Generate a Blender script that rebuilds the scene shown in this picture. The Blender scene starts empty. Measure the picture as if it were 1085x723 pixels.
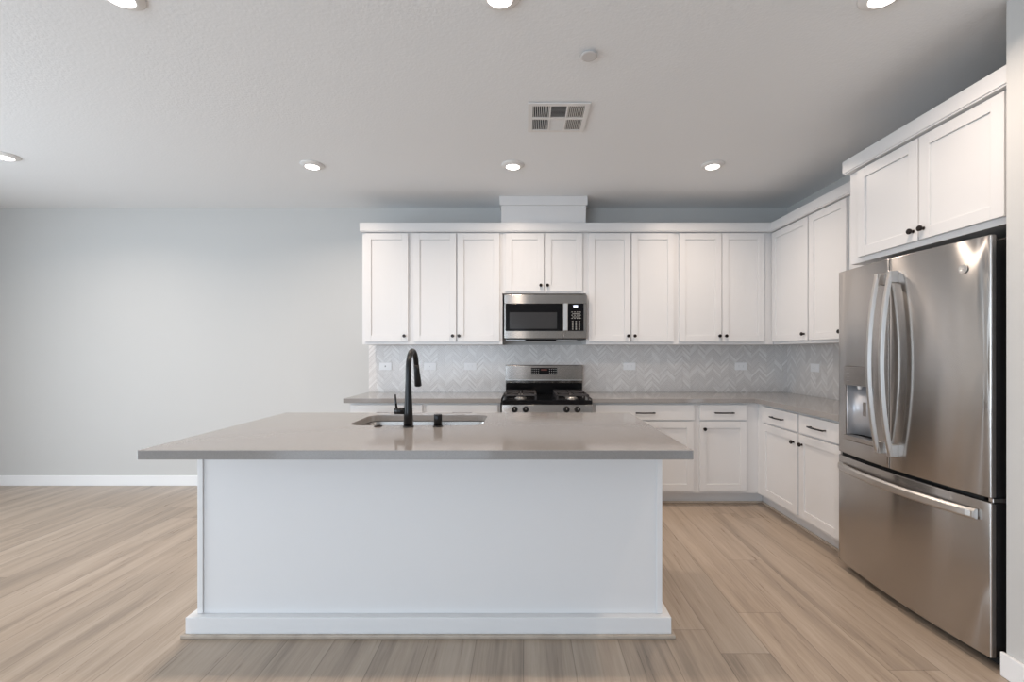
import bpy, bmesh, math, random
from mathutils import Vector, Matrix
random.seed(7)
S = bpy.context.scene
COL = S.collection
PI = math.pi

# ------------------------------------------------------------------ camera
H = 1.321                       # eye height; the camera looks straight along +Y
cd = bpy.data.cameras.new('camera'); cam = bpy.data.objects.new('camera', cd); COL.objects.link(cam)
cam.location = (0, 0, H); cam.rotation_euler = (PI/2, 0, 0)
cd.sensor_width = 36; cd.lens = 482/1085*36; cd.shift_x = -14.5/1085; cd.shift_y = 11.5/1085
cd.clip_start = .05; S.camera = cam

# ------------------------------------------------------------------ world, lights, exposure
w = bpy.data.worlds.new('world'); S.world = w; w.use_nodes = True
w.node_tree.nodes['Background'].inputs[0].default_value = (.75, .87, 1, 1)
w.node_tree.nodes['Background'].inputs[1].default_value = 1.2
S.view_settings.view_transform = 'Standard'; S.view_settings.look = 'None'
S.view_settings.gamma = 1; S.view_settings.use_curve_mapping = False
S.view_settings.exposure = 0.02

def area(name, loc, rot, sx, sy, power, color, spread=PI):
    l = bpy.data.lights.new(name, 'AREA'); l.shape = 'RECTANGLE'; l.size = sx; l.size_y = sy
    l.energy = power; l.color = color; l.spread = spread
    o = bpy.data.objects.new(name, l); COL.objects.link(o); o.location = loc; o.rotation_euler = rot
    return o
# daylight at the two big openings of the room, both outside the frame
area('daylight_rear', (-2.4, -3.98, 1.25), (PI/2, 0, 0), 3.6, 2.1, 130, (.72, .85, 1))
area('daylight_left', (-5.33, 1.3, 1.2), (0, -PI/2, 0), 2.1, 2.8, 92, (.81, .91, 1))
LAMP_W, LAMP_C = 9.8, (1, .83, .69)

# ------------------------------------------------------------------ materials
def mat(name, color, rough=.5, metal=0, **kw):
    m = bpy.data.materials.new(name); m.use_nodes = True
    b = m.node_tree.nodes['Principled BSDF']
    b.inputs['Base Color'].default_value = (*color, 1); b.inputs['Roughness'].default_value = rough
    b.inputs['Metallic'].default_value = metal
    for k, v in kw.items(): b.inputs[k.replace('_', ' ')].default_value = v
    return m
def nd(m, t, **kw):
    n = m.node_tree.nodes.new(t)
    for k, v in kw.items(): setattr(n, k, v)
    return n
def lk(m, a, b): m.node_tree.links.new(a, b)
def bsdf(m): return m.node_tree.nodes['Principled BSDF']
def math_n(m, op, a, b=None):
    n = nd(m, 'ShaderNodeMath', operation=op)
    for i, v in enumerate((a, b)):
        if v is None: continue
        if isinstance(v, (int, float)): n.inputs[i].default_value = v
        else: lk(m, v, n.inputs[i])
    return n.outputs[0]
def bumpy(m, scale, strength, dist=.001, detail=3):
    tc = nd(m, 'ShaderNodeTexCoord'); no = nd(m, 'ShaderNodeTexNoise'); bu = nd(m, 'ShaderNodeBump')
    no.inputs['Scale'].default_value = scale; no.inputs['Detail'].default_value = detail
    bu.inputs['Strength'].default_value = strength; bu.inputs['Distance'].default_value = dist
    lk(m, tc.outputs['Object'], no.inputs['Vector']); lk(m, no.outputs['Fac'], bu.inputs['Height'])
    lk(m, bu.outputs['Normal'], bsdf(m).inputs['Normal']); return m
def mottle(m, c1, c2, scale, detail=4, rough=.55):
    tc = nd(m, 'ShaderNodeTexCoord'); no = nd(m, 'ShaderNodeTexNoise'); r = nd(m, 'ShaderNodeValToRGB')
    no.inputs['Scale'].default_value = scale; no.inputs['Detail'].default_value = detail; no.inputs['Roughness'].default_value = rough
    r.color_ramp.elements[0].color = (*c1, 1); r.color_ramp.elements[1].color = (*c2, 1)
    r.color_ramp.elements[0].position = .3; r.color_ramp.elements[1].position = .7
    lk(m, tc.outputs['Object'], no.inputs['Vector']); lk(m, no.outputs['Fac'], r.inputs['Fac'])
    lk(m, r.outputs['Color'], bsdf(m).inputs['Base Color']); return m

M = {}
M['cab'] = bumpy(mat('cabinet_paint', (.72, .71, .705), .34), 180, .05, .0004)
M['panel'] = bumpy(mat('island_paint', (.80, .79, .785), .45), 180, .05, .0004)
M['wall'] = bumpy(mat('wall_paint', (.575, .57, .555), .75), 120, .25, .001)
M['ceiling'] = bumpy(mat('ceiling_paint', (.82, .825, .83), .85), 75, .4, .003)
M['trim'] = mat('trim_paint', (.86, .86, .86), .4)
M['quartz'] = mottle(mat('quartz', (.4, .36, .33), .085, IOR=1.7), (.265, .248, .236), (.305, .287, .274), 260, 6)
M['black'] = mat('matte_black', (.006, .006, .007), .28, Specular_IOR_Level=.35)
M['bronze'] = mat('dark_bronze', (.02, .014, .012), .3, .6)
M['glossblack'] = mat('gloss_black', (.006, .006, .007), .06, Specular_IOR_Level=.22)
M['iron'] = mat('cast_iron', (.035, .03, .03), .45)
M['dark'] = mat('dark_void', (.012, .012, .012), .8)
M['case'] = mat('fridge_case', (.022, .020, .020), .5)
M['window_glass'] = mat('oven_window', (.04, .04, .042), .12, Specular_IOR_Level=.3)
M['plastic'] = mat('white_plastic', (.86, .86, .87), .35)
M['lampwhite'] = mat('lamp_trim', (.76, .74, .72), .5)
M['cap'] = mat('cap_paint', (.60, .58, .57), .6)
M['print'] = mat('grey_print', (.55, .53, .5), .5)
M['redprint'] = mat('red_print', (.12, .025, .015), .5)
M['lead'] = mat('receptacle_slot', (.25, .25, .26), .5)
M['disp_cav'] = mat('dispenser_recess', (.62, .63, .66), .4, .5)
def emis(name, color, s):
    m = mat(name, color); b = bsdf(m); b.inputs['Emission Color'].default_value = (*color, 1)
    b.inputs['Emission Strength'].default_value = s; return m
M['lens'] = emis('lamp_lens', (1, .95, .9), 6)
M['led'] = emis('clock_digits', (.75, .8, 1), .8)
def steel(name, color, rough, aniso=.75, grain=(2, 2, 400)):
    m = mat(name, color, rough, 1)
    b = bsdf(m); b.inputs['Anisotropic'].default_value = aniso; b.inputs['Anisotropic Rotation'].default_value = .25
    t = nd(m, 'ShaderNodeTangent', direction_type='RADIAL', axis='Z'); lk(m, t.outputs[0], b.inputs['Tangent'])
    tc = nd(m, 'ShaderNodeTexCoord'); mp = nd(m, 'ShaderNodeMapping'); mp.inputs['Scale'].default_value = grain
    no = nd(m, 'ShaderNodeTexNoise'); no.inputs['Scale'].default_value = 1; no.inputs['Detail'].default_value = 4
    lk(m, tc.outputs['Object'], mp.inputs[0]); lk(m, mp.outputs[0], no.inputs['Vector'])
    mr = nd(m, 'ShaderNodeMapRange'); mr.inputs['To Min'].default_value = rough*.96; mr.inputs['To Max'].default_value = rough*1.04
    lk(m, no.outputs['Fac'], mr.inputs['Value']); lk(m, mr.outputs[0], b.inputs['Roughness'])
    return m
M['steel'] = steel('brushed_steel', (.50, .478, .46), .2, 1.0)
M['steel_bright'] = mat('handle_steel', (.60, .58, .56), .36, 1)
M['sink_steel'] = mat('sink_steel', (.52, .50, .48), .25, 1)
M['chrome'] = mat('edge_chrome', (.85, .84, .85), .2, 1)

def wood_floor():
    m = mat('plank_floor', (.5, .4, .3), .32); b = bsdf(m)
    tc = nd(m, 'ShaderNodeTexCoord'); sx = nd(m, 'ShaderNodeSeparateXYZ'); lk(m, tc.outputs['Object'], sx.inputs[0])
    X, Y = sx.outputs[0], sx.outputs[1]
    r = math_n(m, 'DIVIDE', math_n(m, 'SUBTRACT', X, .855), .216)
    row = math_n(m, 'FLOOR', r); fr = math_n(m, 'FRACT', r)
    wn = nd(m, 'ShaderNodeTexWhiteNoise', noise_dimensions='1D'); lk(m, row, wn.inputs['W'])
    u = math_n(m, 'ADD', math_n(m, 'DIVIDE', Y, 1.83), math_n(m, 'MULTIPLY', wn.outputs[0], 5.0))
    pid = math_n(m, 'FLOOR', u); fu = math_n(m, 'FRACT', u)
    cx = nd(m, 'ShaderNodeCombineXYZ'); lk(m, row, cx.inputs[0]); lk(m, pid, cx.inputs[1])
    w2 = nd(m, 'ShaderNodeTexWhiteNoise', noise_dimensions='2D'); lk(m, cx.outputs[0], w2.inputs['Vector'])
    tone = w2.outputs[0]
    # grain, shifted for every plank
    def grain(sxx, syy, detail, rough):
        c = nd(m, 'ShaderNodeCombineXYZ')
        lk(m, math_n(m, 'ADD', math_n(m, 'MULTIPLY', X, sxx), math_n(m, 'MULTIPLY', tone, 37.0)), c.inputs[0])
        lk(m, math_n(m, 'ADD', math_n(m, 'MULTIPLY', Y, syy), math_n(m, 'MULTIPLY', tone, 91.0)), c.inputs[1])
        n = nd(m, 'ShaderNodeTexNoise'); n.inputs['Scale'].default_value = 1; n.inputs['Detail'].default_value = detail
        n.inputs['Roughness'].default_value = rough; n.inputs['Distortion'].default_value = .4
        lk(m, c.outputs[0], n.inputs['Vector']); return n.outputs['Fac']
    g1 = grain(11, .7, 3, .5); g2 = grain(75, 3.0, 5, .65)
    v = math_n(m, 'ADD', math_n(m, 'MULTIPLY', math_n(m, 'SUBTRACT', g1, .5), 1.15), math_n(m, 'MULTIPLY', math_n(m, 'SUBTRACT', g2, .5), .75))
    v = math_n(m, 'ADD', v, math_n(m, 'ADD', math_n(m, 'MULTIPLY', tone, .20), .40))
    rp = nd(m, 'ShaderNodeValToRGB'); e = rp.color_ramp.elements
    e[0].position = .0; e[0].color = (.175, .140, .110, 1); e[1].position = 1; e[1].color = (.53, .44, .355, 1)
    k = e.new(.5); k.color = (.385, .303, .232, 1)
    lk(m, v, rp.inputs['Fac'])
    ex = math_n(m, 'MINIMUM', fr, math_n(m, 'SUBTRACT', 1, fr)); ex = math_n(m, 'MULTIPLY', ex, .216)
    ey = math_n(m, 'MINIMUM', fu, math_n(m, 'SUBTRACT', 1, fu)); ey = math_n(m, 'MULTIPLY', ey, 1.83)
    ed = math_n(m, 'MINIMUM', ex, ey)
    gap = nd(m, 'ShaderNodeMapRange'); gap.inputs['From Min'].default_value = .0006; gap.inputs['From Max'].default_value = .0024
    gap.inputs['To Min'].default_value = .55; gap.inputs['To Max'].default_value = 1
    lk(m, ed, gap.inputs['Value'])
    mx = nd(m, 'ShaderNodeVectorMath', operation='SCALE'); lk(m, rp.outputs[0], mx.inputs[0]); lk(m, gap.outputs[0], mx.inputs['Scale'])
    lk(m, mx.outputs[0], b.inputs['Base Color'])
    rr = nd(m, 'ShaderNodeMapRange'); rr.inputs['To Min'].default_value = .24; rr.inputs['To Max'].default_value = .34
    lk(m, g2, rr.inputs['Value']); lk(m, rr.outputs[0], b.inputs['Roughness'])
    bu = nd(m, 'ShaderNodeBump'); bu.inputs['Strength'].default_value = .25; bu.inputs['Distance'].default_value = .001
    lk(m, math_n(m, 'ADD', math_n(m, 'MULTIPLY', g2, .5), gap.outputs[0]), bu.inputs['Height']); lk(m, bu.outputs[0], b.inputs['Normal'])
    return m
M['floor'] = wood_floor()
M['shoe'] = mottle(mat('shoe_wood', (.5, .4, .32), .45), (.40, .33, .27), (.52, .44, .36), 12)
def tile_mat():
    m = mat('marble_tile', (.6, .58, .56), .2); b = bsdf(m)
    g = nd(m, 'ShaderNodeNewGeometry'); tc = nd(m, 'ShaderNodeTexCoord')
    no = nd(m, 'ShaderNodeTexNoise'); no.inputs['Scale'].default_value = 14; no.inputs['Detail'].default_value = 6
    no.inputs['Distortion'].default_value = .8
    lk(m, tc.outputs['Object'], no.inputs['Vector'])
    v = math_n(m, 'ADD', math_n(m, 'MULTIPLY', g.outputs['Random Per Island'], .62), math_n(m, 'MULTIPLY', no.outputs['Fac'], .4))
    r = nd(m, 'ShaderNodeValToRGB'); e = r.color_ramp.elements
    e[0].color = (.64, .61, .59, 1); e[1].color = (.88, .86, .84, 1); e[1].position = .92; k = e.new(.6); k.color = (.72, .69, .67, 1)
    lk(m, v, r.inputs['Fac']); lk(m, r.outputs[0], b.inputs['Base Color']); return m
M['tile'] = tile_mat()
M['grout'] = mat('tile_grout', (.86, .84, .82), .8)

# ------------------------------------------------------------------ geometry helpers
class G:
    def __init__(s): s.b = bmesh.new()
    def box(s, x0, x1, y0, y1, z0, z1):
        r = bmesh.ops.create_cube(s.b, size=1)['verts']
        for v in r:
            v.co = Vector(((x0+x1)/2+v.co.x*(x1-x0), (y0+y1)/2+v.co.y*(y1-y0), (z0+z1)/2+v.co.z*(z1-z0)))
        return s
    def ring(s, pts): return [s.b.verts.new(p) for p in pts]
    def skin(s, rings, closed=True, caps=(True, True), smooth=True):
        n = len(rings[0])
        for a, b in zip(rings, rings[1:]):
            for i in range(n if closed else n-1):
                f = s.b.faces.new((a[i], a[(i+1) % n], b[(i+1) % n], b[i])); f.smooth = smooth
        if caps[0]: s.b.faces.new(rings[0][::-1])
        if caps[1]: s.b.faces.new(rings[-1])
        return s
    def lathe(s, prof, c=(0, 0, 0), axis='Z', n=32, caps=(True, True)):
        rs = []
        for r, h in prof:
            p = []
            for i in range(n):
                a = 2*PI*i/n; x, y = r*math.cos(a), r*math.sin(a)
                q = {'Z': (x, y, h), 'Y': (x, h, y), 'X': (h, x, y)}[axis]
                p.append(Vector(q)+Vector(c))
            rs.append(s.ring(p))
        return s.skin(rs, True, caps)
    def tube(s, pts, rad, n=16, squash=1):
        pts = [Vector(p) for p in pts]
        if not hasattr(rad, '__len__'): rad = [rad]*len(pts)
        rs = []; up = Vector((1, 0, 0))
        for i, p in enumerate(pts):
            t = (pts[min(i+1, len(pts)-1)]-pts[max(i-1, 0)]).normalized()
            if abs(t.dot(up)) > .95: up = Vector((0, 0, 1))
            a = (up-t*up.dot(t)).normalized(); b = t.cross(a)
            rs.append(s.ring([p+(a*math.cos(2*PI*k/n)+b*math.sin(2*PI*k/n)*squash)*rad[i] for k in range(n)]))
        return s.skin(rs)
    def prism(s, poly, axis, h0, h1, smooth=False):
        # poly: 2D points; axis 'Z' -> (x,y), 'Y' -> (x,z), 'X' -> (y,z)
        f = {'Z': lambda p, h: (p[0], p[1], h), 'Y': lambda p, h: (p[0], h, p[1]), 'X': lambda p, h: (h, p[0], p[1])}[axis]
        return s.skin([s.ring([f(p, h0) for p in poly]), s.ring([f(p, h1) for p in poly])], smooth=smooth)
    def make(s, name, m, parent=None, bevel=0, seg=2, loc=None):
        bmesh.ops.recalc_face_normals(s.b, faces=s.b.faces)
        me = bpy.data.meshes.new(name); s.b.to_mesh(me); s.b.free()
        me.materials.append(M[m]); o = bpy.data.objects.new(name, me); COL.objects.link(o)
        if bevel:
            md = o.modifiers.new('bevel', 'BEVEL'); md.width = bevel; md.segments = seg; md.limit_method = 'ANGLE'; md.angle_limit = .6
        if parent: o.parent = parent
        if loc: o.location = loc
        return o
def tag(o, label, cat, group=None):
    o['label'] = label; o['category'] = cat
    if group: o['group'] = group
    return o
def thing(name, label, cat, loc=(0, 0, 0), rz=0, group=None):
    o = bpy.data.objects.new(name, None); COL.objects.link(o); o.location = loc; o.rotation_euler = (0, 0, rz)
    o.empty_display_size = .1
    return tag(o, label, cat, group)
def struct(o): o['kind'] = 'structure'; return o
def dup(root, loc, label):
    def cp(o, parent):
        c = o.copy(); COL.objects.link(c); c.parent = parent
        for ch in [x for x in kids if x.parent == o]: cp(ch, c)
        return c
    kids = list(COL.objects); r = cp(root, None); r.location = loc; r['label'] = label
    return r
def rrect(x0, x1, y0, y1, r, n=8):
    p = []
    for cx, cy, a0 in ((x1-r, y1-r, 0), (x0+r, y1-r, 90), (x0+r, y0+r, 180), (x1-r, y0+r, 270)):
        for i in range(n+1):
            a = math.radians(a0+90*i/n); p.append((cx+r*math.cos(a), cy+r*math.sin(a)))
    return p

# ------------------------------------------------------------------ room shell
YB, XR, XL, YR, ZC = 4.495, 2.586, -5.38, -4.0, 2.743      # back wall, right wall, left wall, rear wall, ceiling
XN, YN = 1.952, 1.847                                       # wall that ends beside the fridge
struct(G().box(XL-.15, XR+.15, YR-.15, YB+.15, -.1, 0).make('floor', 'floor'))
struct(G().box(XL-.15, XR+.15, YR-.15, YB+.15, ZC, ZC+.1).make('ceiling', 'ceiling'))
struct(G().box(XL-.15, XR+.15, YB, YB+.15, 0, ZC).make('wall_back', 'wall'))
struct(G().box(XR, XR+.15, YN, YB, 0, ZC).make('wall_right', 'wall'))
struct(G().box(XN, XR+.15, YR, YN, 0, ZC).make('wall_front', 'wall'))
g = G(); g.box(XL-.15, XL, YR, -.1, 0, ZC).box(XL-.15, XL, 2.7, YB, 0, ZC).box(XL-.15, XL, -.1, 2.7, 0, .1).box(XL-.15, XL, -.1, 2.7, 2.3, ZC)
struct(g.make('wall_left', 'wall'))
g = G(); g.box(XL-.15, -4.2, YR-.15, YR, 0, ZC).box(-.6, -.42, YR-.15, YR, 0, ZC).box(.02, XR+.15, YR-.15, YR, 0, ZC)
g.box(-4.2, -.6, YR-.15, YR, 0, .15).box(-4.2, -.6, YR-.15, YR, 2.3, ZC).box(-.42, .02, YR-.15, YR, 2.05, ZC)
struct(g.make('wall_rear', 'wall'))
g = G()
for y in (-.1, 1.28, 2.66): g.box(XL-.1, XL-.05, y, y+.045, .1, 2.3)
g.box(XL-.1, XL-.05, -.1, 2.7, .1, .15).box(XL-.1, XL-.05, -.1, 2.7, 2.25, 2.3)
struct(g.make('window_1', 'trim'))
g = G()
for x in (-4.2, -3.02, -1.83, -.645): g.box(x, x+.045, YR-.1, YR-.05, .15, 2.3)
g.box(-4.2, -.6, YR-.1, YR-.05, .15, .2).box(-4.2, -.6, YR-.1, YR-.05, 2.25, 2.3)
struct(g.make('window_2', 'trim'))
g = G(); g.box(-.42, -.39, YR-.1, YR-.02, 0, 2.05).box(-.01, .02, YR-.1, YR-.02, 0, 2.05).box(-.42, .02, YR-.1, YR-.02, 2.0, 2.05)
struct(g.make('door_1', 'trim'))
struct(G().box(XL, -1.485, YB-.014, YB, 0, .100).make('baseboard_back', 'trim', bevel=.003))
struct(G().box(XN-.015, XN, YR, YN+.012, 0, .098).make('baseboard_right', 'trim', bevel=.003))
struct(G().box(XL, XL+.014, 2.7, YB-.014, 0, .100).make('baseboard_left', 'trim', bevel=.003))

# ------------------------------------------------------------------ backsplash
def chevron(length, z0, z1, to_world, name):
    g = G(); cw, pit, th = .0755, .0218, .0188
    n = int(length/cw)+2
    for c in range(n):
        x0, x1 = c*cw+.0007, (c+1)*cw-.0007
        if x0 >= length-.002: break
        s = 1 if c % 2 == 0 else -1
        rise = (x1-x0)*1.0
        k = int(z0/pit)-5
        while k*pit < z1+.1:
            za = k*pit; zb = za+rise
            if s < 0: za, zb = zb, za
            # parallelogram, clipped to the length
            xe = min(x1, length); t = (xe-x0)/(x1-x0); zb2 = za+(zb-za)*t
            g.prism([(x0, za), (xe, zb2), (xe, zb2+th), (x0, za+th)], 'Y', -.008, -.0005)
            k += 1
    b = g.b
    for zz, no in ((z0, (0, 0, -1)), (z1, (0, 0, 1))):
        r = bmesh.ops.bisect_plane(b, geom=b.verts[:]+b.edges[:]+b.faces[:], plane_co=(0, 0, zz), plane_no=no, clear_outer=True)
        ed = [e for e in r['geom_cut'] if isinstance(e, bmesh.types.BMEdge)]
        bmesh.ops.holes_fill(b, edges=ed, sides=0)
    root = thing(name, *to_world['tag'], loc=to_world['loc'], rz=to_world['rz'])
    g.make('tile_field', 'tile', root)
    G().box(0, length, -.0055, -.0001, z0, z1).make('grout', 'grout', root)
    return root
chevron(4.143-.009, .925, 1.388, dict(tag=('marble chevron tile backsplash running behind the stove on the long wall', 'backsplash'), loc=(-1.548, YB, 0), rz=0), 'tile_backsplash')
chevron(1.66, .925, 1.388, dict(tag=('marble chevron tile backsplash on the short side wall next to the fridge', 'backsplash'), loc=(XR, YB, 0), rz=-PI/2), 'tile_backsplash')

# ------------------------------------------------------------------ cabinets
def shaker(x0, x1, z0, z1, parent, name='door', fr=.057, m='cab'):
    g = G()
    g.box(x0, x0+fr, -.02, -.0005, z0, z1).box(x1-fr, x1, -.02, -.0005, z0, z1)
    g.box(x0+fr, x1-fr, -.02, -.0005, z1-fr, z1).box(x0+fr, x1-fr, -.02, -.0005, z0, z0+fr)
    g.box(x0+fr, x1-fr, -.0115, -.0005, z0+fr, z1-fr)
    return g.make(name, m, parent, bevel=.0014)
def knob(x, z, door, r=.0145):
    g = G(); g.lathe([(.009, -.0205), (.0075, -.024), (.0055, -.030), (.0065, -.035), (r*.95, -.037), (r, -.041), (r, -.046), (r*.8, -.049)], (x, 0, z), 'Y', 20)
    return g.make('knob', 'bronze', door)
def pull(x, z, drawer, L=.165):
    g = G(); n = 10; pts = []
    for i in range(n+1):
        t = i/n; pts.append((x-L/2+L*t, -.044-.007*math.sin(PI*t), z))
    g.tube(pts, .0062, 10)
    g.tube([(x-L/2+.008, -.0205, z), (x-L/2+.008, -.045, z)], .005, 10).tube([(x+L/2-.008, -.0205, z), (x+L/2-.008, -.045, z)], .005, 10)
    return g.make('handle', 'black', drawer)
def slab(x0, x1, z0, z1, parent):
    return G().box(x0, x1, -.02, -.0005, z0, z1).make('drawer', 'cab', parent, bevel=.002)

UB, UT = 1.388, 2.412      # wall cabinets, underside and top of the carcass
def upper(name, label, x0, x1, doors, loc=(0, 4.165, 0), rz=0, depth=.33, zb=UB, zt=UT, dz0=1.414, dz1=2.402, knobs=(), kz=1.466):
    t = thing(name, label, 'cabinet', loc=(loc[0]+(x0 if rz == 0 else 0), loc[1]-(0 if rz == 0 else x0), zb), rz=rz)
    g = G(); g.box(0, x1-x0, 0, depth, 0, zt-zb); g.make('body', 'cab', t, bevel=.001)
    for i, (a, b) in enumerate(doors):
        d = shaker(a-x0, b-x0, dz0-zb, dz1-zb, t)
        if i < len(knobs) and knobs[i] is not None: knob(knobs[i]-x0, kz-zb, d)
    return t
kx = .030
upper('wall_cabinet', 'narrow single-door white wall cabinet at the left end of the long row', -1.495, -1.055, [(-1.466, -1.072)], knobs=[-1.103])
upper('wall_cabinet', 'tall two-door white wall cabinet just left of the microwave', -1.055, -.213, [(-1.022, -.634), (-.622, -.238)], knobs=[-.664, -.606])
upper('wall_cabinet', 'short two-door white wall cabinet above the microwave', -.213, .553, [(-.184, .166), (.176, .517)], zb=1.856, dz0=1.873, knobs=[.137, .199], kz=1.926)
upper('wall_cabinet', 'tall two-door white wall cabinet just right of the microwave', .553, 1.392, [(.574, .957), (.966, 1.351)], knobs=[.932, .992])
upper('wall_cabinet', 'tall two-door white wall cabinet in the corner end of the long row', 1.392, XR-.001, [(1.400, 1.786), (1.793, 2.173)], knobs=[1.763, 1.822])
# on the right wall: local x runs from the far end towards the camera
upper('wall_cabinet', 'single-door white wall cabinet on the side wall nearest the corner', .001, .546, [(.012, .537)], loc=(2.265, 4.164, 0), rz=-PI/2, depth=.319, knobs=[.497])
upper('wall_cabinet', 'single-door white wall cabinet on the side wall beside the fridge cabinet', .547, 1.335, [(.555, .975)], loc=(2.265, 4.164, 0), rz=-PI/2, depth=.319, knobs=[.93])
FC = upper('wall_cabinet', 'deep two-door white cabinet mounted over the stainless fridge', 0, .953, [(.085, .504), (.512, .920)], loc=(2.0, 2.803, 0), rz=-PI/2, depth=.584, zb=1.855, dz0=1.885, dz1=2.402, knobs=[.479, .54], kz=1.936)

def crown(pts, label, z0=2.4125, z1=2.494, th=.035):
    # pts: open path on plan, profile grows to the left side of the path (towards the room)
    prof = [(-.06, z0+.012), (0, z0+.012), (0, z0), (.014, z0), (.034, z0+.012) , (.04, z0+.012), (.04, z1), (-.06, z1)]
    prof = [(-.05, z0), (.034, z0), (.034, z0+.008), (.04, z0+.008), (.04, z1), (-.05, z1)]
    P = [Vector(p) for p in pts]; rings = []
    g = G()
    for i, p in enumerate(P):
        d0 = (P[i]-P[i-1]).normalized() if i else None; d1 = (P[i+1]-P[i]).normalized() if i < len(P)-1 else None
        n0 = Vector((d0.y, -d0.x)) if d0 else None; n1 = Vector((d1.y, -d1.x)) if d1 else None
        if n0 is None: m = n1
        elif n1 is None: m = n0
        else: m = (n0+n1); m = m/(m.dot(n0))
        rings.append(g.ring([(p.x+m.x*a, p.y+m.y*a, z) for a, z in prof]))
    g.skin(rings, smooth=False)
    o = g.make('crown_molding', 'cab', bevel=.0015); return tag(o, label, 'molding')
crown([(-1.468, YB-.005), (-1.468, 4.165), (2.265, 4.165), (2.265, 2.83)], 'flat white crown molding along the tops of the lower wall cabinets')
crown([(XR-.01, 2.777), (2.0, 2.777), (2.0, 1.853)], 'flat white crown molding on top of the cabinet over the fridge')
# duct chase above the microwave cabinet, up to the ceiling
t = thing('duct_chase', 'boxed white duct chase rising from the cabinets to the ceiling', 'chase', loc=(0, 0, 2.495))
G().box(-.223, .551, 4.160, YB, 0, ZC-2.495-.001).make('panel', 'cab', t, bevel=.001)
g = G(); g.box(-.237, .564, 4.145, 4.1595, .165, ZC-2.495-.001).box(-.237, -.2235, 4.1595, YB, .165, ZC-2.495-.001).box(.5515, .564, 4.1595, YB, .165, ZC-2.495-.001)
g.make('crown', 'cab', t)

CT, CB = .925, .887        # counter top and underside
def base(label, x0, x1, drawers, doors, loc, rz=0, depth=.6, kn=(), kz=.660, tl=0, tr=0):
    t = thing('base_cabinet', label, 'cabinet', loc=(loc[0]+(x0 if rz == 0 else 0), loc[1]-(0 if rz == 0 else x0), 0), rz=rz)
    W = x1-x0
    G().box(0, W, 0, depth, .113, CB-.001).make('body', 'cab', t, bevel=.001)
    G().box(-tl, W-tr, .085, .10, .0, .1125).make('toe_kick', 'cab', t)
    G().box(-tl, W-tr, .073, .0845, .0, .018).make('shoe_molding', 'shoe', t, bevel=.004)
    for a, b in drawers:
        d = slab(a-x0, b-x0, .740, .868, t); pull((a+b)/2-x0, .803, d)
    for i, (a, b) in enumerate(doors):
        d = shaker(a-x0, b-x0, .137, .727, t); knob(kn[i]-x0, kz, d)
    return t
YF = 3.892
base('white base cabinet under the left end of the wall counter, behind the faucet', -1.50, -.86, [(-1.48, -.88)], [(-1.48, -1.183), (-1.177, -.88)], (0, YF, 0), kn=[-1.213, -1.147])
base('white base cabinet under the wall counter just left of the stove', -.86, -.216, [(-.84, -.236)], [(-.84, -.541), (-.535, -.236)], (0, YF, 0), kn=[-.571, -.505])
base('wide white base cabinet with one long drawer just right of the stove', .571, 1.458, [(.592, 1.437)], [(.592, 1.006), (1.013, 1.430)], (0, YF, 0), kn=[.978, 1.041])
cb = base('narrow white base cabinet with one drawer and one door near the corner', 1.458, XR-.005, [(1.484, 1.884)], [(1.484, 1.884)], (0, YF, 0), kn=[1.520], kz=.665, tr=.512)
G().box(.6135, .628, 0, .0845, 0, .1125).make('toe_kick', 'cab', cb)
G().box(.601, .6130, 0, .0725, 0, .018).make('shoe_molding', 'shoe', cb, bevel=.004)
base('white side-wall base cabinet nearest the corner', .001, .601, [(.105, .590)], [(.105, .590)], (1.986, 3.871+.02, 0), rz=-PI/2, kn=[.555], kz=.66, depth=.596)
base('white side-wall base cabinet next to the fridge', .602, 1.068, [(.616, 1.052)], [(.616, 1.052)], (1.986, 3.871+.02, 0), rz=-PI/2, kn=[.655], kz=.66, depth=.596)

def countertop(poly, label, z0=CB, z1=CT, hole=None):
    g = G(); b = g.b
    def layer(z):
        loops = []
        for pl in [poly]+([hole] if hole else []):
            loops.append([b.verts.new((x, y, z)) for x, y in pl])
        edges = []
        for l in loops:
            for i in range(len(l)): edges.append(b.edges.new((l[i], l[(i+1) % len(l)])))
        bmesh.ops.triangle_fill(b, use_beauty=True, use_dissolve=False, edges=edges)
        return loops
    A, B = layer(z0), layer(z1)
    for la, lb in zip(A, B):
        n = len(la)
        for i in range(n): b.faces.new((la[i], la[(i+1) % n], lb[(i+1) % n], lb[i]))
    return tag(g.make('countertop', 'quartz', bevel=.002), label, 'countertop')
countertop([(-1.548, 3.856), (-.208, 3.856), (-.208, YB-.009), (-1.548, YB-.009)], 'grey-beige quartz wall countertop left of the stove')
countertop([(.563, 3.856), (1.945, 3.856), (1.945, 2.822), (XR-.009, 2.822), (XR-.009, YB-.009), (.563, YB-.009)], 'L-shaped grey-beige quartz countertop from the stove to the fridge')

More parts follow.
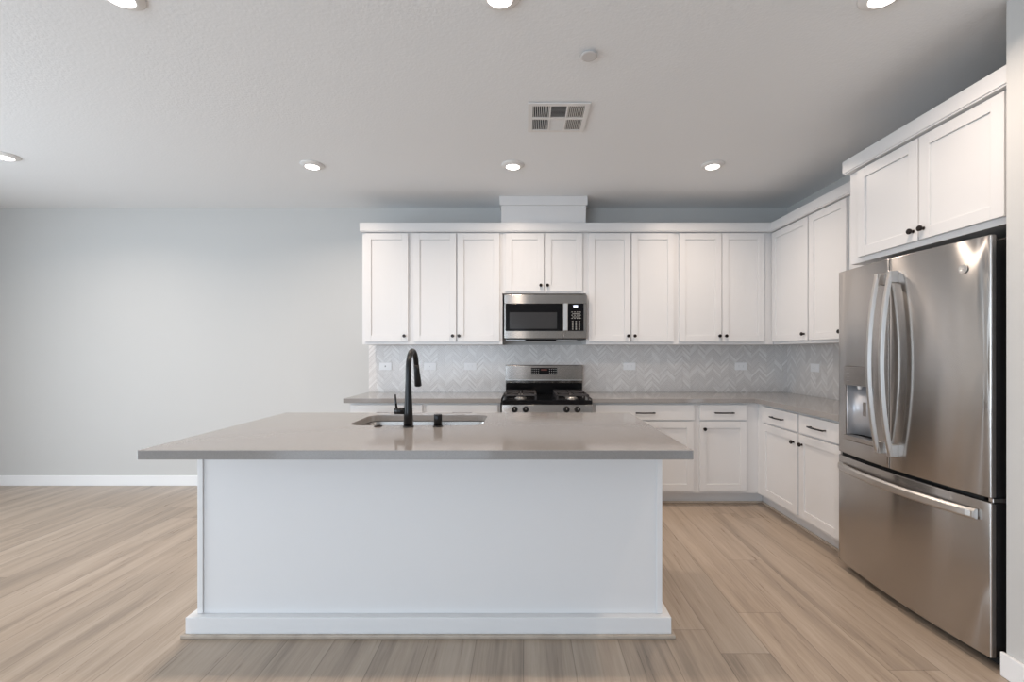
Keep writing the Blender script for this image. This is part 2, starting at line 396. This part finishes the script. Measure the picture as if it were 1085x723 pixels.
# ------------------------------------------------------------------ island
isl = thing('kitchen_island', 'large white panelled kitchen island base in the foreground', 'island', loc=(-.45, 2.5, 0))
o = (-.45, 2.5)
def ibox(x0, x1, y0, y1, z0, z1, g=None): return (g or G()).box(x0-o[0], x1-o[0], y0-o[1], y1-o[1], z0, z1)
IX0, IX1, IY0, IY1 = -1.535, .636, 2.14, 2.93
g = ibox(IX0+.005, IX1-.005, IY0, IY0+.02, .001, CB-.001); ibox(IX0+.005, IX0+.025, IY0+.02, IY1, .001, CB-.001, g); ibox(IX1-.025, IX1-.005, IY0+.02, IY1, .001, CB-.001, g)
ibox(IX0+.025, IX1-.025, IY1-.02, IY1, .001, CB-.001, g)
g.make('panel', 'panel', isl)
for x0, x1 in ((IX0-.004, IX0+.021), (IX1-.021, IX1+.004)):
    g = ibox(x0, x1, IY0-.008, IY0-.0005, .094, CB-.002); g.make('corner_trim', 'panel', isl, bevel=.0015)
def ringbase(e, z0, z1, name, m, bev, inner):
    # three-sided skirt round the front and both ends
    x0, x1, y0 = -1.535-e, .636+e, IY0-e
    xi0, xi1, yi = -1.535-inner, .636+inner, IY0-inner
    g = G(); P = [(x0, IY1), (x0, y0), (x1, y0), (x1, IY1), (xi1, IY1), (xi1, yi), (xi0, yi), (xi0, IY1)]
    g.prism([(a-o[0], b-o[1]) for a, b in P], 'Z', z0, z1); return g.make(name, m, isl, bevel=bev)
ringbase(.038, .0015, .092, 'baseboard', 'panel', .003, .001)
ringbase(.053, .0, .019, 'shoe_molding', 'shoe', .005, .0385)
SX0, SX1, SY0, SY1 = -.965, -.235, 2.452, 2.857
countertop([(-1.562, 1.829), (.675, 1.829), (.675, 2.964), (-1.562, 2.964)], 'large grey-beige quartz countertop on the kitchen island with overhang', hole=rrect(SX0, SX1, SY0, SY1, .075)[::-1])
# sink
t = thing('kitchen_sink', 'undermount stainless steel sink set in the island countertop', 'sink', loc=(-.6, 2.65, .66))
g = G(); rs = []
for e, z, r in ((.012, CB-.002, .085), (.006, CB-.002, .08), (.004, CB-.006, .078), (.0, .72, .075), (-.012, .692, .07), (-.045, .677, .05), (-.12, .672, .03)):
    rs.append(g.ring([(x+.6, y-2.65, z-.66) for x, y in rrect(SX0-e, SX1+e, SY0-e, SY1+e, r)]))
g.skin(rs, caps=(False, True)); bo = g.make('basin', 'sink_steel', t)
sm = bo.modifiers.new('s', 'SOLIDIFY'); sm.thickness = .0015; sm.offset = -1
G().lathe([(.055, .0125), (.05, .0155), (.03, .013), (.028, .005)], (0, 0, 0), n=28).make('drain', 'chrome', t)
# faucet
fx, fy = -.619, 2.40
t = thing('kitchen_faucet', 'tall black gooseneck pull-down faucet beside the island sink', 'faucet', loc=(fx, fy, CT))
G().lathe([(.0285, 0), (.0285, .004), (.0255, .007)], n=32).make('base', 'black', t)
g = G(); pts = [(0, 0, .007), (0, 0, .08), (0, 0, .16), (0, 0, .24), (0, 0, .30)]; rad = [.0252, .0225, .0185, .0155, .0145]
R = .088
for i in range(1, 15):
    a = PI*(1-i/14*.94); pts.append((0, R+R*math.cos(a), .30+R*1.15*math.sin(a))); rad.append(.0142)
g.tube(pts, rad, 20); g.make('spout', 'black', t)
e = Vector(pts[-1]); d = (Vector(pts[-1])-Vector(pts[-2])).normalized(); d = (d+Vector((.05, .02, -.3))).normalized()
g = G(); q = [e-d*.003, e+d*.03, e+d*.075, e+d*.118, e+d*.122]; g.tube(q, [.0148, .0160, .0182, .0198, .0168], 20)
g.make('spray_head', 'black', t)
g = G(); g.tube([(-.018, 0, .084), (-.070, 0, .084)], .0185, 20); hb = g.make('handle_hub', 'black', t)
g = G(); g.tube([(-.062, 0, .095), (-.066, 0, .13), (-.069, 0, .172)], [.0062, .0052, .0048], 12); g.make('lever', 'black', hb)
t = thing('air_gap_cap', 'short black cylindrical air gap cap right of the faucet', 'cap', loc=(-.465, fy+.01, CT))
G().lathe([(.0265, 0), (.0265, .004), (.024, .006)], n=28).make('flange', 'black', t)
G().lathe([(.0215, .006), (.0215, .062), (.019, .066)], n=28).make('cap', 'black', t)
t = thing('disposal_button', 'low dark round disposal button left of the faucet', 'button', loc=(-.783, 2.415, CT))
G().lathe([(.0225, 0), (.0225, .003), (.019, .0055)], n=28).make('ring', 'bronze', t)
G().lathe([(.013, .0055), (.013, .008), (.011, .009)], n=24).make('push_cap', 'bronze', t)

# ------------------------------------------------------------------ range
RX, RY = .178, 3.80
t = thing('gas_range', 'stainless gas stove with black cooktop against the tiled wall', 'stove', loc=(RX, RY, 0))
W = .376
G().box(-W+.002, W-.002, .03, .66, .04, .895).make('body', 'case', t, bevel=.002)
G().box(-W, W, .005, .66, .896, .915).box(-W-.001, W+.001, -.008, .02, .88, .9175).make('cooktop', 'glossblack', t, bevel=.005)
g = G(); g.prism([(.03, .80), (-.018, .80), (-.006, .8795), (.03, .8795)], 'X', -W-.001, W+.001); cp = g.make('control_panel', 'steel', t, bevel=.002)
for x in (-.270, -.178, .162, .253):
    g = G(); g.lathe([(.027, -.0125), (.027, -.02), (.0235, -.026), (.0215, -.044), (.018, -.047)], (x, 0, .842), 'Y', 24)
    k = g.make('knob', 'black', cp); G().box(x-.0016, x+.0016, -.0478, -.0470, .842, .86).make('pointer', 'print', k)
d = G().box(-W+.003, W-.003, -.012, .028, .225, .79).make('oven_door', 'steel', t, bevel=.004)
G().box(-.26, .26, -.0145, -.0125, .36, .62).make('oven_window', 'glossblack', d)
g = G(); g.tube([(-.33, -.06, .735), (.33, -.06, .735)], .012, 16).tube([(-.30, -.0125, .735), (-.30, -.06, .735)], .009, 12).tube([(.30, -.0125, .735), (.30, -.06, .735)], .009, 12)
g.make('oven_handle', 'steel_bright', d)
G().box(-W+.003, W-.003, -.01, .028, .045, .215).make('drawer', 'steel', t, bevel=.003)
for x in (-.33, .33):
    for y in (.07, .6): G().lathe([(.018, 0), (.018, .04)], (x, y, 0), n=16).make('foot', 'black', t)
# back guard
G().box(-W+.006, W-.006, .600, .672, .9155, 1.018).make('vent_riser', 'glossblack', t, bevel=.002)
bg = G().prism([(.604, 1.019), (.596, 1.05), (.596, 1.187), (.603, 1.194), (.676, 1.194), (.676, 1.019)], 'X', -W+.003, W-.003).make('back_guard', 'steel', t, bevel=.002)
G().box(-W+.003, W-.003, .5925, .5955, 1.045, 1.050).make('guard_lip', 'steel_bright', bg)
cpn = G().box(-.125, .125, .5925, .5958, 1.102, 1.166).make('clock_panel', 'glossblack', bg, bevel=.001)
g = G()
for sx in (-1, 1):
  g = G()
  for i in range(4):
    for j in range(3):
        g.box(sx*(.054+i*.020)-.0035, sx*(.054+i*.020)+.0035, .5915, .5924, 1.110+j*.0195, 1.116+j*.0195)
  g.make('key_print', 'print', cpn)
G().box(-.030, .030, .5915, .5924, 1.140, 1.154).make('display', 'redprint', cpn)
# grates and burners
def grate(cx, cw):
    g = G(); x0, x1, y0, y1, z = cx-cw/2, cx+cw/2, .055, .565, .957
    r = .0065
    for a, b in (((x0, y0), (x1, y0)), ((x0, y1), (x1, y1)), ((x0, y0), (x0, y1)), ((x1, y0), (x1, y1)), ((x0, (y0+y1)/2), (x1, (y0+y1)/2))):
        xa, xb = sorted((a[0], b[0])); ya, yb = sorted((a[1], b[1])); g.box(xa-r, xb+r, ya-r, yb+r, z-.012, z)
    for cy in (y0+.128, y1-.128):
        for k in range(4):
            a = PI/4+k*PI/2; ex, ey = cx+(cw/2)*(1 if math.cos(a) > 0 else -1)*.98, cy+.122*(1 if math.sin(a) > 0 else -1)
            sx, sy = cx+.03*math.cos(a), cy+.03*math.sin(a)
            v = Vector((ex-sx, ey-sy, 0)); n = Vector((-v.y, v.x, 0)).normalized()*.005
            p = [(sx+n.x, sy+n.y), (ex+n.x, ey+n.y), (ex-n.x, ey-n.y), (sx-n.x, sy-n.y)]
            g.prism(p, 'Z', z-.010, z+.004)
        g.box(cx-.005, cx+.005, cy-.122, cy-.035, z-.01, z+.002).box(cx-.005, cx+.005, cy+.035, cy+.122, z-.01, z+.002)
    for x in (x0, x1):
        for y in (y0, (y0+y1)/2, y1): g.box(x-.007, x+.007, y-.007, y+.007, .9155, z-.01)
    return g.make('grate', 'iron', t, bevel=.0015)
for cx in (-.222, .222):
    grate(cx, .262)
    for cy in (.183, .437):
        bn = G().lathe([(.052, .9153), (.05, .921), (.036, .925), (.034, .934)], (cx, cy, 0), n=28).make('burner', 'steel_bright', t)
        G().lathe([(.036, .9345), (.037, .938), (.033, .942)], (cx, cy, 0), n=28).make('burner_cap', 'iron', bn)

# ------------------------------------------------------------------ microwave
t = thing('microwave', 'over-the-range stainless microwave mounted under the short cabinet', 'microwave', loc=(.178, 4.09, 1.443))
mw, mh = .371, .392
G().box(-mw, mw, .024, .40, 0, mh).make('body', 'steel', t, bevel=.002)
G().box(-mw+.006, mw-.006, .006, .39, -.011, -.0004).make('underside_plate', 'case', t, bevel=.002)
G().box(-.19, .10, .06, .18, -.022, -.0115).make('lamp_housing', 'glossblack', t, bevel=.003)
for x in (-.27, .20): G().box(x-.09, x+.09, .06, .24, -.016, -.0115).make('grease_filter', 'steel_bright', t)
G().box(-mw, mw, -.003, .0235, mh-.080, mh).make('top_band', 'steel', t, bevel=.002)
dr = G().box(-mw, .163, -.003, .0235, 0, mh-.081).make('door', 'steel', t, bevel=.002)
gz0, gz1 = .065, .310
gl = G().box(-mw+.012, .156, -.0055, -.0031, gz0, gz1).make('door_glass', 'glossblack', dr, bevel=.0008)
G().box(-mw+.048, .103, -.0065, -.0056, gz0+.020, gz1-.077).make('mesh_window', 'window_glass', dr)
g = G(); g.box(.159, .197, -.045, -.034, gz0, gz1).box(.168, .188, -.034, -.0045, gz0+.012, gz0+.032).box(.168, .188, -.034, -.0045, gz1-.032, gz1-.012)
g.make('handle', 'steel_bright', dr, bevel=.004)
cp = G().box(.1645, mw, -.003, .0235, 0, mh-.081).make('control_panel', 'steel', t, bevel=.002)
kp = G().box(.196, .343, -.0055, -.0031, gz0, gz1).make('keypad', 'glossblack', cp, bevel=.0008)
G().box(.250, .290, -.0062, -.0056, gz1-.032, gz1-.013).make('clock_display', 'led', cp)
g = G()
for i in range(3):
    for j in range(5): g.box(.238+i*.030, .250+i*.030, -.0062, -.0056, gz0+.014+j*.017, gz0+.020+j*.017)
g.make('key_print', 'print', cp)
g = G()
for i in range(4):
    for j in range(3): g.box(.232+i*.024, .245+i*.024, -.0062, -.0056, gz0+.112+j*.028, gz0+.116+j*.028)
for j in range(2): g.box(.24, .312, -.0062, -.0056, gz0+.125+j*.028, gz0+.128+j*.028)
g.make('menu_print', 'print', cp)

# ------------------------------------------------------------------ refrigerator (local: x towards the camera, -y towards the room)
FY0, FY1 = 2.806, 1.886     # far and near edges
t = thing('refrigerator', 'stainless French-door refrigerator with water dispenser and bottom freezer drawer', 'refrigerator', loc=(1.96, FY0, 0), rz=-PI/2)
FW = FY0-FY1; FT = 1.808
G().box(.006, FW-.006, .045, .60, .035, 1.775).make('case', 'case', t, bevel=.004)
G().box(.02, FW-.02, .03, .10, .004, .034).make('toe_grille', 'dark', t)
for x in (.07, FW-.07):
    for y in (.14, .54): G().lathe([(.02, 0), (.02, .0345)], (x, y, 0), n=16).make('foot', 'black', t)
def bow(x): # the door skins bulge towards the room in the middle
    u = 2*x/FW-1; return -.030-.034*(1-u*u)
def skin(x0, x1, z0, z1, name, hole=None, ret=True):
    """steel skin with a bowed front and rolled side edges; optional rectangular opening"""
    xs = [x0+(x1-x0)*i/28 for i in range(29)]
    if hole: xs = sorted(set([x for x in xs if not (abs(x-hole[0]) < .006 or abs(x-hole[1]) < .006)]+[hole[0], hole[1]]))
    zs = [z0, z1] if not hole else [z0, hole[2], hole[3], z1]
    g = G(); b = g.b; fr = {}; bk = {}
    for i, x in enumerate(xs):
        for j, z in enumerate(zs):
            fr[i, j] = b.verts.new((x, bow(x), z)); bk[i, j] = b.verts.new((x, -.010, z))
    n, k = len(xs)-1, len(zs)-1
    def inh(i, j): return hole and j == 1 and hole[0]-1e-6 <= (xs[i]+xs[i+1])/2 <= hole[1]+1e-6
    def q(*v, s=True): f = b.faces.new(v); f.smooth = s
    for i in range(n):
        for j in range(k):
            if inh(i, j): continue
            q(fr[i, j], fr[i+1, j], fr[i+1, j+1], fr[i, j+1]); q(bk[i, j], bk[i, j+1], bk[i+1, j+1], bk[i+1, j], s=False)
        q(fr[i, 0], bk[i, 0], bk[i+1, 0], fr[i+1, 0], s=False); q(fr[i, k], fr[i+1, k], bk[i+1, k], bk[i, k], s=False)
        if hole and inh(i, 1):
            q(fr[i, 1], fr[i+1, 1], bk[i+1, 1], bk[i, 1], s=False); q(fr[i, 2], bk[i, 2], bk[i+1, 2], fr[i+1, 2], s=False)
    for j in range(k):
        q(fr[0, j], fr[0, j+1], bk[0, j+1], bk[0, j], s=False); q(fr[n, j], bk[n, j], bk[n, j+1], fr[n, j+1], s=False)
    if hole:
        i0, i1 = xs.index(hole[0]), xs.index(hole[1])
        for i in (i0, i1): q(fr[i, 1], bk[i, 1], bk[i, 2], fr[i, 2], s=False)
    return g.make(name, 'steel', t, bevel=.003, seg=3)
mid = .432
hx0, hx1, hz0, hz1 = .075, .318, .80, 1.235
ld = skin(.002, mid-.002, .712, FT, 'door', hole=(hx0, hx1, hz0, hz1)); ld['label'] = 'stainless door with water dispenser'
rd = skin(mid+.002, FW-.002, .712, FT, 'door')
fd = skin(.002, FW-.002, .048, .692, 'freezer_drawer')
# door liners (dark) behind the skins
g = G(); g.box(.008, hx0-.002, -.0095, .044, .714, FT-.02).box(hx1+.002, mid-.006, -.0095, .044, .714, FT-.02)
g.box(hx0-.002, hx1+.002, -.0095, .044, .714, hz0-.002).box(hx0-.002, hx1+.002, -.0095, .044, hz1+.002, FT-.02).box(hx0-.002, hx1+.002, .038, .044, hz0-.002, hz1+.002)
g.make('door_liner', 'case', ld)
G().box(mid+.006, FW-.008, -.0095, .044, .714, FT-.02).make('door_liner', 'case', rd)
G().box(.008, FW-.008, -.0095, .044, .052, .690).make('drawer_liner', 'case', fd)
G().box(.02, FW-.02, -.02, .04, .6935, .7105).make('door_gasket', 'dark', t)
for x, w_ in ((FW-.05, .04),):
    G().box(x-w_, x+w_-.005, .046, .13, 1.7755, 1.80).make('hinge_cover', 'case', t, bevel=.004)
    G().box(x+.01, FW-.001, -.02, .05, .6935, .7105).make('hinge_bracket', 'chrome', t, bevel=.002)
# chrome edge line of each front on the side facing the camera
for z0, z1, p in ((.716, FT-.003, rd), (.052, .688, fd)):
    G().box(FW-.0019, FW+.0005, bow(FW-.002)+.003, -.0105, z0, z1).make('edge_trim', 'chrome', p)
# dispenser
dp = G(); y0 = bow(hx0)
dp.box(hx0+.001, hx1-.001, bow((hx0+hx1)/2)-.002, .002, 1.125, hz1-.001); dpo = dp.make('dispenser_panel', 'steel', ld, bevel=.002)
dpo['label'] = 'touch control panel of the dispenser'
for i in range(2):
    g = G()
    for j in range(3): g.box(.105+i*.155, .130+i*.155, bow((hx0+hx1)/2)-.0028, bow((hx0+hx1)/2)-.002, 1.150+j*.022, 1.1535+j*.022)
    g.make('key_print', 'lead', dpo)
# recess: curved back wall, sides, tray
g = G(); n = 16; cz0, cz1 = hz0+.03, 1.124
prof = [(hx0+.0015, -.03)]+[(hx0+.0015+(hx1-hx0-.003)*(.5-.5*math.cos(PI*i/n)), -.02+.060*math.sin(PI*i/n)**.6 if i % n else -.02) for i in range(n+1)]+[(hx1-.0015, -.03)]
g.skin([g.ring([(x, y-.004, z) for x, y in prof]) for z in (cz0, cz1)], closed=False, caps=(False, False))
rc = g.make('dispenser_recess', 'disp_cav', ld); m_ = rc.modifiers.new('s', 'SOLIDIFY'); m_.thickness = .001
g = G(); g.box(hx0+.001, hx1-.001, -.055, .0, hz0+.001, hz0+.028); g.make('drip_tray', 'steel', ld, bevel=.003)
g = G(); g.tube([(.185, -.035, 1.124), (.185, -.035, 1.105)], [.014, .007], 14); g.make('water_spout', 'plastic', ld)
g = G(); g.box(.175, .20, -.012, -.008, .95, 1.03); g.make('paddle', 'steel', ld, bevel=.004)
# bowed vertical handles
def vhandle(x, parent, side):
    g = G(); z0, z1, n = .785, 1.735, 24; rs = []
    for i in range(n+1):
        u = i/n; z = z0+(z1-z0)*u; off = .028+.052*math.sin(PI*u)**.8 if 0 < i < n else .028
        yb = bow(x)-off; wd = .014; tk = .017
        rs.append(g.ring([(x+a*wd, yb+b_*tk/2, z) for a, b_ in ((-1, .4), (-.6, -1), (.6, -1), (1, .4), (1, 1), (-1, 1))]))
    g.skin(rs, smooth=False)
    for z in (z0+.03, z1-.03): g.box(x-.0125, x+.0125, bow(x)-.040, bow(x)+.001, z-.03, z+.03)
    return g.make('handle', 'steel_bright', parent, bevel=.002)
vhandle(mid-.040, ld, -1); vhandle(mid+.047, rd, 1)
g = G(); n = 30; rs = []
x0, x1 = .035, FW-.045
for i in range(n+1):
    u = i/n; x = x0+(x1-x0)*u; yb = -.030-.018-.062*math.sin(PI*u)**.7 if 0 < i < n else -.050
    rs.append(g.ring([(x, yb+a*.0095, (.631)+b_*.022) for a, b_ in ((-1, -.6), (-1, .6), (0, 1), (1, 1), (1, -1), (0, -1))]))
g.skin(rs, smooth=False)
for x in (x0+.022, x1-.022): g.box(x-.02, x+.02, bow(x)-.024, bow(x)+.001, .617, .645)
g.make('handle', 'steel_bright', fd, bevel=.002)
# round emblem on the right door
ex, ez = FW-.105, 1.683
em = G().lathe([(.0195, bow(ex)-.0005), (.0195, bow(ex)-.003), (.0175, bow(ex)-.0036), (.0165, bow(ex)-.0022)], (ex, 0, ez), 'Y', 32).make('emblem', 'steel_bright', rd)
g = G()
def arc(cx, cz, r, a0, a1, n=12): return [(cx+r*math.cos(math.radians(a0+(a1-a0)*i/n)), bow(ex)-.0028, cz+r*math.sin(math.radians(a0+(a1-a0)*i/n))) for i in range(n+1)]
g.tube(arc(ex-.005, ez, .0058, 60, 330)+[(ex-.001, bow(ex)-.0028, ez+.0005), (ex-.005, bow(ex)-.0028, ez+.0005)], .0009, 6)
g.tube(arc(ex+.0055, ez+.003, .0034, 40, 270)+arc(ex+.0055, ez-.0035, .0036, 90, 320), .0009, 6)
g.make('monogram', 'chrome', em)

# ------------------------------------------------------------------ outlets on the tile
def outlet(label, loc, rz=0, kind='duplex'):
    t = thing('wall_outlet', label, 'outlet', loc=loc, rz=rz, group=None)
    G().box(-.060, .060, -.006, -.0001, -.037, .037).make('cover_plate', 'plastic', t, bevel=.002)
    if kind == 'duplex':
        for sx in (-1, 1):
            r = G().lathe([(.0165, -.0061), (.0165, -.0082), (.0155, -.0088)], (sx*.021, 0, 0), 'Y', 24).make('receptacle', 'plastic', t)
            g = G(); g.box(sx*.021-.006, sx*.021+.002, -.0094, -.0089, .005, .0068).box(sx*.021-.006, sx*.021+.002, -.0094, -.0089, -.0068, -.005); g.make('slots', 'lead', r)
    else:
        r = G().box(-.034, .034, -.0085, -.0061, -.017, .017).make('receptacle', 'plastic', t, bevel=.001)
        g = G(); g.box(-.006, .006, -.0094, -.0086, -.007, .007) if kind == 'gfci' else g.lathe([(.003, -.0086), (.003, -.0094)], (0, 0, 0), 'Y', 12)
        g.make('button', 'lead', r)
    return t
YT = YB-.0085
def ux(u): return (u-557)*YT/482
zo = H-(388.3-373)*YT/482
o1 = outlet('white wall outlet on the tile left of the faucet, the one with a dark button', (ux(408.6), YT, zo), kind='gfci')
o2 = outlet('white wall plate on the tile just right of the faucet, with a central dot', (ux(455.8), YT, zo), kind='dot')
o3 = outlet('white duplex outlet on the tile between the faucet and the stove', (ux(498.6), YT, zo))
dup(o3, (ux(667), YT, zo), 'white duplex outlet on the tile just right of the stove')
dup(o3, (ux(785), YT, zo), 'white duplex outlet on the long wall tile near the corner')
o4 = dup(o3, (XR-.0085, 4.05, zo), 'white duplex outlet on the side wall tile beside the fridge'); o4.rotation_euler = (0, 0, -PI/2)

# ------------------------------------------------------------------ ceiling fittings
def downlight(loc, label):
    t = thing('recessed_light', label, 'ceiling light', loc=loc, group='round downlights in the ceiling')
    G().lathe([(.086, -.0005), (.086, -.004), (.078, -.010), (.056, -.019), (.051, -.0195), (.050, -.015)], n=40, caps=(True, True)).make('trim_ring', 'lampwhite', t)
    G().lathe([(.0495, -.0152), (.0495, -.0205), (.040, -.0225)], n=40).make('lens', 'lens', t)
    return t
spots = [((-1.62, 3.453), 'round lit downlight in the far row at left, above the bare wall'),
         ((-.097, 3.453), 'round lit downlight in the far row in the middle, beyond the vent'),
         ((1.418, 3.453), 'round lit downlight in the far row at right, above the corner cabinets'),
         ((-1.613, 1.805), 'round lit downlight cut off at the top left of the photo'),
         ((-.103, 1.805), 'round lit downlight cut off at the top middle of the photo'),
         ((1.42, 1.805), 'round lit downlight cut off at the top right, over the fridge side'),
         ((-3.77, 3.29), 'round lit downlight at the far left edge of the ceiling')]
d0 = None
for (x, y), lab in spots:
    if d0 is None: d0 = downlight((x, y, ZC), lab)
    else: dup(d0, (x, y, ZC), lab)
    l = bpy.data.lights.new('lamp_glow', 'AREA'); l.shape = 'DISK'; l.size = .11; l.energy = LAMP_W; l.color = LAMP_C; l.spread = math.radians(150)
    lo = bpy.data.objects.new('lamp_glow', l); COL.objects.link(lo); lo.location = (x, y, ZC-.029)
c = thing('sprinkler_cap', 'small flat round cap on the ceiling near the air vent', 'ceiling cap', loc=(.302, 2.169, ZC))
G().lathe([(.026, -.0005), (.026, -.010)], n=28).make('collar', 'lampwhite', c)
G().lathe([(.039, -.0102), (.040, -.012), (.038, -.0145), (.03, -.0155)], n=36).make('cover_disc', 'cap', c)
# supply vent
vx0, vx1, vy0, vy1 = .014, .372, 2.585, 2.925
v = thing('ceiling_vent', 'rectangular white air supply vent in the ceiling with six louvered cells', 'vent', loc=((vx0+vx1)/2, (vy0+vy1)/2, ZC))
hw, hd = (vx1-vx0)/2, (vy1-vy0)/2
xs = [-hw, -hw+.028, -.046, -.040+.0, .046, .052, hw-.028, hw]
cx = [(-hw+.028, -.054), (-.044, .044), (.054, hw-.028)]; cy = [(-hd+.03, -.012), (.012, hd-.03)]
g = G(); z0, z1 = -.010, -.003
g.box(-hw, -hw+.028, -hd, hd, z0, z1).box(hw-.028, hw, -hd, hd, z0, z1).box(-hw+.028, hw-.028, -hd, -hd+.03, z0, z1).box(-hw+.028, hw-.028, hd-.03, hd, z0, z1)
g.box(-.054, -.044, -hd+.03, hd-.03, z0, z1).box(.044, .054, -hd+.03, hd-.03, z0, z1).box(-hw+.028, hw-.028, -.012, .012, z0+.0003, z1-.0003)
g.make('frame', 'lampwhite', v, bevel=.001)
G().box(-hw+.006, hw-.006, -hd+.006, hd-.006, -.0028, -.0003).make('backing', 'dark', v)
for a, b in cx:
    for c0, c1 in cy:
        g = G(); side = -1 if b < 0 else (1 if a > 0 else 0)
        if side:
            n = 9; side = side if side > 0 else -.35; p = (b-a)/n
            for i in range(n):
                x = a+p*(i+.5); g.prism([(x+side*.0035-.0007, -.003), (x-side*.0035-.0007, -.0095), (x-side*.0035+.0007, -.0095), (x+side*.0035+.0007, -.003)], 'Y', c0, c1)
        else:
            n = 10; p = (c1-c0)/n; sg = -1 if c0 < 0 else 1
            for i in range(n):
                y = c0+p*(i+.5); g.prism([(y-sg*.004-.0007, -.003), (y+sg*.004-.0007, -.0095), (y+sg*.004+.0007, -.0095), (y-sg*.004+.0007, -.003)], 'X', a, b)
        g.make('louver', 'lampwhite', v)
